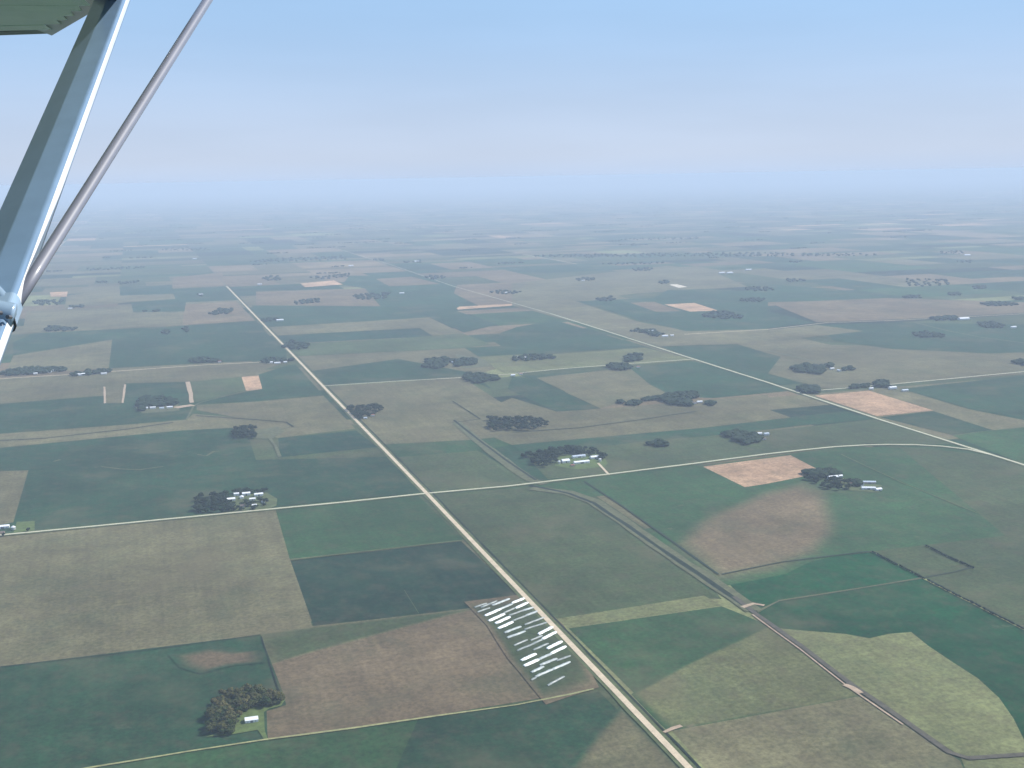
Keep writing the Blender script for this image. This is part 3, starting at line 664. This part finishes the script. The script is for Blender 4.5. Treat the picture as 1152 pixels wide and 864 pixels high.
def grain_bin(pix, r, h, label, group=None):
    p = G(*pix); t = empty('grain_bin', (p.x, p.y, 0))
    bm = bmesh.new(); bmesh.ops.create_cone(bm, cap_ends=False, segments=24, radius1=r, radius2=r, depth=h, matrix=Matrix.Translation((0, 0, h/2)))
    bmo('wall', bm, M['steel'], t)
    bm = bmesh.new(); bmesh.ops.create_cone(bm, cap_ends=False, segments=24, radius1=r+.2, radius2=.4, depth=r*.55, matrix=Matrix.Translation((0, 0, h+r*.275)))
    bmesh.ops.create_cone(bm, cap_ends=True, segments=12, radius1=.4, radius2=.4, depth=.5, matrix=Matrix.Translation((0, 0, h+r*.55+.25)))
    bmo('roof', bm, M['white_roof'], t)
    tag(t, label, 'grain bin', group)
W, S_, D_, RR, GR = 'white_wall', 'white_roof', 'dark_roof', 'red_roof', 'grey_roof'
building('shed', (283, 811), 19, 12, 4, -2, W, S_, 'white-roofed shed alone on the bright lawn inside the L-shaped grove')
# large farm at the left
L1 = 'in the large left farm'
building('machine_shed', (260, 563), 20, 12, 5, 0, W, S_, 'leftmost white shed next to the trees '+L1)
building('house', (266, 557.5), 13, 9, 6, 0, W, 'white_roof', 'tall white house at the back left '+L1)
building('shed', (272, 560.5), 14, 9, 4, 90, W, S_, 'small white shed end-on near the middle '+L1)
building('barn', (277, 557), 20, 11, 6, 0, W, S_, 'wide white barn at the back middle '+L1)
building('shed', (284, 562.5), 15, 9, 4, 0, W, S_, 'white shed below the wide barn '+L1)
building('machine_shed', (291, 557.5), 22, 11, 5, 0, W, S_, 'rightmost white shed '+L1)
building('house', (273, 570), 12, 8, 4, 0, 'tan_wall', D_, 'dark-roofed house nearest the road '+L1)
building('shed', (286, 569), 12, 7, 3, 0, W, S_, 'small low white shed nearest the road '+L1)
building('shed', (296, 565), 11, 8, 3, 90, W, GR, 'small grey-roofed shed at the right end '+L1)
# far-left farm
building('machine_shed', (3, 594), 30, 12, 5, 0, W, S_, 'long white-roofed shed cut by the left edge of the picture')
grain_bin((15, 595.5), 5.5, 6, 'round white bin beside the lawn at the far left edge')
building('house', (2, 600.5), 13, 9, 4, 0, 'tan_wall', D_, 'dark-roofed house nearest the road at the left edge')
# white-roofed farm in the centre
L2 = 'of the bright farm in the centre'
building('barn', (636, 520), 22, 18, 6, 0, W, S_, 'large square white-roofed barn at the left end '+L2)
building('machine_shed', (651, 514.5), 40, 12, 5, 2, W, GR, 'long blue-grey roofed shed at the back '+L2)
building('machine_shed', (654, 521), 46, 12, 5, 2, W, S_, 'longest white shed at the front '+L2)
building('barn', (669, 515.5), 26, 14, 5, 0, W, S_, 'white shed at the right end '+L2)
building('house', (644, 524.5), 11, 8, 4, 0, 'tan_wall', RR, 'small red-brown roofed house at the front '+L2)
grain_bin((629, 521.5), 4, 7, 'white round bin left of the big square barn '+L2)
grain_bin((675, 519), 4, 7, 'round bin at the far right '+L2)
# farm by the stubble field
L3 = 'of the farm below the stubble field'
building('barn', (937, 538.5), 26, 13, 6, 0, W, S_, 'big white barn among the trees '+L3)
building('shed', (945, 536.5), 12, 9, 4, 0, W, S_, 'small white shed behind the barn '+L3)
building('machine_shed', (968, 546), 14, 12, 5, 90, W, S_, 'square white shed left of the yard '+L3)
building('machine_shed', (978, 543.5), 32, 10, 4, -24, 'tan_wall', GR, 'long grey-roofed shed at the back of the yard '+L3)
building('machine_shed', (977, 550), 34, 10, 4, -24, W, S_, 'long white shed along the front of the yard '+L3)
building('shed', (988, 551.5), 16, 11, 4, 0, W, S_, 'white shed at the right end '+L3)
building('house', (957, 546), 10, 9, 5, 0, W, D_, 'small dark-roofed house in the middle '+L3)
building('shed', (943, 543), 11, 8, 4, 0, 'red_wall', RR, 'small red shed below the white barn '+L3)
building('machine_shed', (853, 489), 22, 11, 5, -15, W, S_, 'white shed at the left of the small farm above the stubble field')
building('house', (862, 489.5), 16, 10, 6, 0, W, GR, 'grey-roofed house at the right of the small farm above the stubble field')
building('shed', (859, 494.5), 14, 8, 4, 0, W, D_, 'dark-roofed shed at the front of the small farm above the stubble field')
building('house', (419, 468), 14, 9, 5, 0, W, RR, 'red-brown roofed house inside the grove touching the gravel road')
building('shed', (411, 471), 12, 8, 4, 0, W, GR, 'grey shed below the trees of the grove touching the gravel road')
building('shed', (283, 487), 13, 9, 4, 0, W, GR, 'small grey shed inside the small square grove left of the gravel road')
OTHER = [
 ((980, 438), 16, 'left of the trees at the far stubble field', S_), ((1004, 437.5), 30, 'right of the trees at the far stubble field', S_), ((1018, 440), 24, 'at the right end of the farm behind the far stubble field', GR),
 ((925, 414), 16, 'against the trees in the farm beyond the second road', S_), ((936, 415.5), 18, 'in the middle of the farm beyond the second road', S_), ((944, 417.5), 18, 'at the right end of the farm beyond the second road', S_),
 ((787, 453), 20, 'beside the creek-side trees at the centre right', S_), ((781, 454), 14, 'under the creek-side trees at the centre right', D_),
 ((592, 403), 20, 'largest among the trees of the centre farm above the gravel road', S_), ((608, 400.5), 18, 'right of centre in the farm above the gravel road', S_), ((584, 402), 14, 'at the left of the centre farm above the gravel road', GR),
 ((577, 423), 18, 'beside the gravel road across the centre', S_), ((586, 421.5), 12, 'just right of the shed on the centre gravel road', RR),
 ((509, 408), 18, 'between the two halves of the centre grove', GR),
 ((304, 408.5), 24, 'at the left of the farm where the left road meets the gravel road', S_), ((312, 409), 26, 'long and low in the farm where the left road meets the gravel road', S_), ((321, 408), 16, 'nearest the gravel road at the left road junction', S_),
 ((172, 459.5), 20, 'brightest in front of the tree-lined left farm', S_), ((164, 460), 16, 'at the left end of the tree-lined left farm', S_), ((186, 456), 10, 'tallest at the tree-lined left farm', S_), ((182, 460), 16, 'low in front of the tree-lined left farm', GR), ((191, 459), 20, 'at the right end of the tree-lined left farm', S_),
 ((91, 422.5), 34, 'long at the left of the second farm on the far left road', S_), ((106, 420), 22, 'in the middle of the second farm on the far left road', S_), ((117, 421), 24, 'at the right of the second farm on the far left road', S_),
 ((40, 421), 16, 'at the left of the first farm by the strut', S_), ((56, 419), 18, 'in the middle of the first farm by the strut', S_), ((61, 417.5), 14, 'at the right of the first farm by the strut', S_),
 ((247, 407.5), 14, 'right of the tree row on the far left road', RR),
 ((732, 373.5), 34, 'among the trees of the far farm beside the second road', GR), ((748, 379), 30, 'bright at the right of the far farm beside the second road', S_), ((756, 378), 18, 'at the right tip of the far farm beside the second road', S_),
 ((1049, 376), 34, 'inside the round grove at the right', S_), ((1053, 377.5), 18, 'in front inside the round grove at the right', RR), ((1084, 359.5), 60, 'right of the far right tree row', S_), ((1140, 369), 30, 'by the trees at the far right edge', S_),
 ((226, 332), 30, 'alone in the far green field left of the gravel road', S_), ((79, 347.5), 26, 'by the far trees right of the strut', S_), ((219, 291.5), 40, 'alone and bright far off at the left', S_),
 ((395, 299.5), 44, 'alone and bright far off left of centre', S_), ((452, 330.5), 34, 'right of the long far tree row', S_), ((469, 294.5), 50, 'by the far tan field left of centre', S_),
 ((315, 361), 40, 'right of the far small tree row by the gravel road', S_), ((292, 320.5), 34, 'far off beside the small pale stubble', S_), ((570, 329.5), 26, 'among the trees by the far end of the second road', S_),
 ((812, 307.5), 50, 'left of the far pair in the right distance', S_), ((821, 307.5), 50, 'right of the far pair in the right distance', S_), ((842, 304), 50, 'farther right of the far pair in the right distance', S_),
 ((656, 316), 24, 'under the small far tree row at the centre', S_), ((1088, 287.5), 60, 'very far off at the right', S_), ((718, 413.5), 14, 'beside the small lower grove left of the second road', RR),
]
for pix, w, lab, roof in OTHER:
    kindname = 'farm_house' if roof in (RR, D_) else 'farm_shed'
    colr = {S_: 'white-roofed', GR: 'grey-roofed', RR: 'red-brown roofed', D_: 'dark-roofed'}[roof]
    building(kindname, pix, w, max(9, w*.42), 5 if w < 30 else 7, random.choice((0, 0, 90 if w < 20 else 0)), W, roof, '%s building %s' % (colr, lab), detail=False)
grain_bin((188, 455.5), 3.5, 12, 'tall white silo rising over the tree-lined left farm')

# window-glare streaks modelled as low pale humps beside the gravel road
zz = lambda x, y: (520+x/6.17, 650+y/6.17)
soft_field('streak_plot', [(533, 683), (596, 673), (630, 705), (648, 735), (664, 766), (612, 781), (575, 738), (555, 706)], OLV, tuple(v*.86 for v in TAN), 'grey-green ground under the white glare streaks', .3, .8)
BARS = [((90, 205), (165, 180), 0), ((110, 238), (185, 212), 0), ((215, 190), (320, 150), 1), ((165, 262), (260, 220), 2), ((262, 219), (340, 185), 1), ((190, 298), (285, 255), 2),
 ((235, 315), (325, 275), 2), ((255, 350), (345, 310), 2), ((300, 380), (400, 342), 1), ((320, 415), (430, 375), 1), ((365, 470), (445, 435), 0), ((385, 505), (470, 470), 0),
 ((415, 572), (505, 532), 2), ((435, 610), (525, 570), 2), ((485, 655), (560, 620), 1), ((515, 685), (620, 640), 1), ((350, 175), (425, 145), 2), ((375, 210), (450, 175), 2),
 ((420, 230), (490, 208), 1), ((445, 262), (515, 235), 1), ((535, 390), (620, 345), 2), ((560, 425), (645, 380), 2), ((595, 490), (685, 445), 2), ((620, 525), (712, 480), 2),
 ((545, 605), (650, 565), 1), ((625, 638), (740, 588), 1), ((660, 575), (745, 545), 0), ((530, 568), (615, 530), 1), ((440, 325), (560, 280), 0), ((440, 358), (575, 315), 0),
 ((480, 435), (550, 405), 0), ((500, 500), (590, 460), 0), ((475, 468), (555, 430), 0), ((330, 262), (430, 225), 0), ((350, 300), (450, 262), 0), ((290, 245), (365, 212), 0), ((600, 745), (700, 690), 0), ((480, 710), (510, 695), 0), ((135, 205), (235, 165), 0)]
names = {0: ('faint grey', 'glare_grey', 5.0), 1: ('dull whitish', 'glare_mid', 6.2), 2: ('glaring white', 'glare_white', 7.6)}
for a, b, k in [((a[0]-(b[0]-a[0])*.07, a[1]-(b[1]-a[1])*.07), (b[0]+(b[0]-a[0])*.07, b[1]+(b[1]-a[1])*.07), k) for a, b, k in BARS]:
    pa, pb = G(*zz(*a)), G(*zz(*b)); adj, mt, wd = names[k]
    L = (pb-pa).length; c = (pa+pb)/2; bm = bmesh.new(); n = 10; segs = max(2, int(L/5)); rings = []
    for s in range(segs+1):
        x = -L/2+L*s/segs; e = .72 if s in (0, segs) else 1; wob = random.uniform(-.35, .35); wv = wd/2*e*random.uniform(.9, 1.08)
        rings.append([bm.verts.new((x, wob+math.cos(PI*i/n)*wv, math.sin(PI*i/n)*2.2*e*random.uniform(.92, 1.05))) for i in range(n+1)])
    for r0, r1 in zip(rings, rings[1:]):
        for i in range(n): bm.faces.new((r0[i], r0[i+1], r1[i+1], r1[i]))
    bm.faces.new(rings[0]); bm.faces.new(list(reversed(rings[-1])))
    o = bmo('glare_streak', bm, M[mt]); o.location = (c.x, c.y, 0.0); o.rotation_euler = (0, 0, math.atan2(pb.y-pa.y, pb.x-pa.x))
    tag(o, '%s window-glare streak modelled as a hump beside the gravel road' % adj, 'glare streak', '%s glare streaks beside the road' % adj)

# ------------------------------------------------------------------ the aircraft
def paint_mat(name, col, rough=.3):
    m, nt, b = new_mat(name)
    rgb = N(nt, 'ShaderNodeRGB'); rgb.outputs[0].default_value = (*col, 1)
    c = lum(nt, rgb.outputs[0], ramp(nt, wnoise(nt, 9, 5, .6), .3, .93, .7, 1.05))
    nt.links.new(c, b.inputs['Base Color']); b.inputs['Roughness'].default_value = rough
    b.inputs['Specular IOR Level'].default_value = .5; b.inputs['Coat Weight'].default_value = .8; b.inputs['Coat Roughness'].default_value = .14
    return m
M['strut'] = paint_mat('strut_paint', (.155, .245, .37)); M['lip'] = paint_mat('wing_lip_paint', (.34, .37, .46), .4); M['brace'] = paint_mat('brace_paint', (.17, .18, .23), .5)
M['sun_highlight'] = paint_mat('highlight_paint', (.80, .82, .84), .3)  # white that stands in for sunlight on the strut edge
M['wing'] = paint_mat('wing_paint', (.90, .96, 1.0), .24); wb = M['wing'].node_tree.nodes['Principled BSDF']; wb.inputs['Metallic'].default_value = .85; wb.inputs['Coat Weight'].default_value = 1
M['fitting'] = paint_mat('fitting_metal', (.24, .34, .46), .35); M['rubber'] = paint_mat('seal', (.07, .07, .08), .7)
plane = empty('airplane', A(20, 352, 1.95)); plane.location = A(20, 352, 1.95)
tag(plane, 'light blue-white wing struts and wing corner of the small airplane', 'airplane')
bpy.context.view_layer.update()
def sub(name, bm, mat, smooth=False):
    me = bpy.data.meshes.new(name); bmesh.ops.recalc_face_normals(bm, faces=bm.faces[:])
    for v in bm.verts: v.co -= plane.location
    bm.to_mesh(me); bm.free()
    if smooth: me.polygons.foreach_set('use_smooth', [True]*len(me.polygons))
    return link(name, me, M[mat], plane)
VIEW = Vector((EX.z, EY.z, UP.z)).normalized()
def extrude(a, b, prof, side, n=2, cap=True):
    """sweep a closed profile [(s, t)...]; s across the line of sight, t towards the viewer"""
    bm = bmesh.new(); rings = []
    ax = (b-a).normalized(); sd = (side-ax*side.dot(ax)).normalized(); tw = ax.cross(sd)
    if tw.dot(VIEW) > 0: tw = -tw
    for i in range(n+1):
        c = a.lerp(b, i/n); rings.append([bm.verts.new(c+sd*s+tw*t) for s, t in prof])
    m = len(prof)
    for r0, r1 in zip(rings, rings[1:]):
        for i in range(m): bm.faces.new((r0[i], r0[(i+1) % m], r1[(i+1) % m], r1[i]))
    if cap: bm.faces.new(rings[0]); bm.faces.new(rings[-1])
    return bm
right = toworld(Vector((1, 0, 0)))
# streamlined section: flat faces with creases and a rounded edge on the sunny side
cw = .1035
prof = [(-.5, -.05), (-.485, .02), (-.03, .225), (.0, .232), (.40, .25)]+[(.40+.10*math.sin(a), .10+.15*math.cos(a)) for a in [PI/2*k/7 for k in range(1, 8)]]+[(.5, -.03), (.46, -.10), (.3, -.18), (0, -.21), (-.3, -.16)]
prof = [(s*cw, t*cw) for s, t in prof]
top = A(126+24, -80, 3.78); bot = A(-40, 505, 1.42)
def on(x, y, d): return A(x, y, d)
a_ = A(126, 0, 3.40); b_ = A(-13, 345, 1.93)
dirn = (a_-b_)
bmS = extrude(b_-dirn*.45, a_+dirn*.35, prof, right, 24)
me_s = sub('wing_strut', bmS, 'strut')
NP = len(prof)
for p in me_s.data.polygons:          # only the rounded edge is smooth, the creases stay
    c = p.center+plane.location
    n = p.normal
    p.use_smooth = n.dot(right) > .35
# sleeve at the joint
pj = A(-13+0, 345, 1.93)
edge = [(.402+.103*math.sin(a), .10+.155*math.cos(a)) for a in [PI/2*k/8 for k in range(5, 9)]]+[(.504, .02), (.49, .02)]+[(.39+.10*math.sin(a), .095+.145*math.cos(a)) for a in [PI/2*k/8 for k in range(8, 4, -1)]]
sub('highlight_strip', extrude(b_-dirn*.449, a_+dirn*.349, [(s*cw, t*cw) for s, t in edge], right, 24), 'sun_highlight')  # added strip that paints the sun highlight along the strut
prof2 = [(s*1.06, t*1.1) for s, t in prof]
sub('strut_collar', extrude(b_-dirn*.035, b_-dirn*.005, prof2, right, 2), 'fitting')
sub('collar_seam', extrude(b_-dirn*.037, b_-dirn*.0357, [(s*1.01, t*1.02) for s, t in prof2], right, 1), 'rubber')
def tube(a, b, r, n=24, flat=1.0):
    return extrude(a, b, [(math.cos(2*PI*k/n)*r, math.sin(2*PI*k/n)*r*flat) for k in range(n)], right, 12)
ja = A(250, -26, 3.0); jb = A(14, 347, 1.93)
sub('brace_strut', tube(jb, ja, .0112), 'brace', True)
sub('brace_strut', tube(A(-30, 300, 1.97), A(12, 346, 1.90), .011), 'fitting', True)
# fork and bolt fitting at the joint
sub('joint_fitting', tube(A(-14, 349, 1.86), A(16, 355, 1.87), .020), 'fitting', True)
for px, py in ((1, 352), (12, 357)):
    c = A(px, py, 1.845)
    sub('bolt', extrude(c, c-VIEW*.012, [(math.cos(2*PI*k/6)*.0035, math.sin(2*PI*k/6)*.0035) for k in range(6)], right, 1), 'rubber')
# wing corner with pressed ribs in its underside
wc = [(-1500, 100), (0, 36.5), (50, 34.5), (56, 31.5), (104, 2), (1240, -700), (-1500, -700)]  # slab carried on unseen overhead so that it shades the strut
def Wd(x, y):     # point on the flat wing underside, 0.55 m above eye level
    w = toworld(ray(x, y)); return w*(.55/w.z)+Vector((0, 0, H))
bm = bmesh.new(); lo = [Wd(x, y) for x, y in wc]; upn = Vector((0, 0, .03))
v0 = [bm.verts.new(p) for p in lo]; v1 = [bm.verts.new(p+upn) for p in lo]
bm.faces.new(v0); bm.faces.new(v1)
for i in range(len(lo)): bm.faces.new((v0[i], v0[(i+1) % len(lo)], v1[(i+1) % len(lo)], v1[i]))
wing = sub('wing', bm, 'wing')
def edge_x(y):   # right-hand boundary of the wing at a given height
    return 56+(31.5-y)*1.62 if y < 31.5 else 52
for k, (ya, yb) in enumerate(((30, 27.5), (22.5, 21), (16, 16.5), (9.5, 11.5), (2.5, 6), (-6, -1))):
    xb = edge_x(yb)-7
    p0, p1 = Wd(-120, ya+2), Wd(xb, yb)
    rb = extrude(p0, p1, [(-.05, .002), (-.03, -.010), (.02, -.010), (.05, .002)], toworld(Vector((0, 0, 1))), 8)
    r = sub('rib', rb, 'wing'); r.parent = wing; r.location = (0, 0, -.002)
rb = extrude(Wd(-160, 41), Wd(50, 33.6), [(-.02, .045), (-.02, -.008), (.02, -.008), (.02, .045)], toworld(Vector((0, 0, 1))), 2)
r = sub('trailing_edge', rb, 'brace'); r.parent = wing
rb = extrude(Wd(53, 33.4), Wd(190, -51), [(-.075, .03), (-.06, -.014), (.02, -.014), (.02, .03)], toworld(Vector((0, 0, 1))), 2)
r = sub('tip_edge', rb, 'lip'); r.parent = wing

# ------------------------------------------------------------------ air
bm = bmesh.new(); E_ = 132000.0; box(bm, -E_, E_, -E_, E_, -7, H+3.5)
hz = bmo('haze', bm, None)
hm = bpy.data.materials.new('haze_air'); hm.use_nodes = True; nt = hm.node_tree
nt.nodes.remove(nt.nodes['Principled BSDF'])
pv = nt.nodes.new('ShaderNodeVolumePrincipled')
pv.inputs['Color'].default_value = (.67, .79, .975, 1); pv.inputs['Density'].default_value = 5.8e-5; pv.inputs['Anisotropy'].default_value = 0.0
nt.links.new(pv.outputs[0], nt.nodes['Material Output'].inputs['Volume'])
hz.data.materials.append(hm); tag(hz, 'pale blue summer haze over the whole plain', 'haze', kind='stuff')

# ------------------------------------------------------------------ light
world = bpy.data.worlds.new('World'); scene.world = world; world.use_nodes = True
wn = world.node_tree; bg = wn.nodes['Background']
sky = wn.nodes.new('ShaderNodeTexSky'); sky.sky_type = 'NISHITA'; sky.sun_disc = False
SE, SR = math.radians(42), math.radians(90)
sky.sun_elevation = SE; sky.sun_rotation = SR; sky.altitude = 800; sky.air_density = 1.0; sky.dust_density = .3; sky.ozone_density = 3
# the hazy air above the plain pales the sky towards the horizon
tcw = wn.nodes.new('ShaderNodeTexCoord'); sx = wn.nodes.new('ShaderNodeSeparateXYZ'); wn.links.new(tcw.outputs['Generated'], sx.inputs[0])
def wmap(a, b, c, d):
    n = wn.nodes.new('ShaderNodeMapRange'); wn.links.new(sx.outputs[2], n.inputs[0]); n.interpolation_type = 'SMOOTHSTEP'
    for i, v in ((1, a), (2, b), (3, c), (4, d)): n.inputs[i].default_value = v
    return n.outputs[0]
low = mixc(wn, 'MIX', wmap(.0, .15, 0, 1), (3.95, 4.6, 5.8), (2.7, 4.15, 6.15))
low = mixc(wn, 'MIX', wmap(-.004, .02, 0, 1), (3.65, 4.55, 6.1), low)
tn = N(wn, 'ShaderNodeTexNoise'); tn.inputs['Scale'].default_value = 3.0; tn.inputs['Detail'].default_value = 4
mpw = wn.nodes.new('ShaderNodeMapping'); mpw.inputs['Scale'].default_value = (1, 1, 7); wn.links.new(tcw.outputs['Generated'], mpw.inputs[0]); wn.links.new(mpw.outputs[0], tn.inputs['Vector'])
low = lum(wn, low, ramp(wn, tn.outputs[0], .3, .975, .7, 1.03))
skyc = mixc(wn, 'MIX', wmap(.2, .7, .97, .35), sky.outputs[0], low)
wn.links.new(skyc, bg.inputs[0]); bg.inputs[1].default_value = .10
sun = bpy.data.lights.new('sun', 'SUN'); sun.energy = 4.6; sun.angle = math.radians(.53); sun.color = (1, .95, .87)
so = bpy.data.objects.new('sun', sun); COL.objects.link(so)
sv = Vector((math.cos(SE)*math.sin(SR), math.cos(SE)*math.cos(SR), math.sin(SE)))
so.rotation_euler = sv.to_track_quat('Z', 'Y').to_euler(); so.location = (0, 0, H+50)

cam = bpy.data.cameras.new('camera'); co = bpy.data.objects.new('camera', cam); COL.objects.link(co)
cam.sensor_width = 36; cam.lens = 36*F/1152; cam.clip_start = .05; cam.clip_end = 400000
X = toworld(Vector((1, 0, 0))); Y = toworld(Vector((0, -1, 0))); Z = toworld(Vector((0, 0, -1)))
co.matrix_world = Matrix(((X.x, Y.x, Z.x, 0), (X.y, Y.y, Z.y, 0), (X.z, Y.z, Z.z, H), (0, 0, 0, 1)))
scene.camera = co
scene.render.resolution_x = 1024; scene.render.resolution_y = 768
vs_ = scene.view_settings; vs_.view_transform = 'Standard'; vs_.look = 'None'; vs_.exposure = .55; vs_.gamma = 1
scene.cycles.volume_bounces = 2
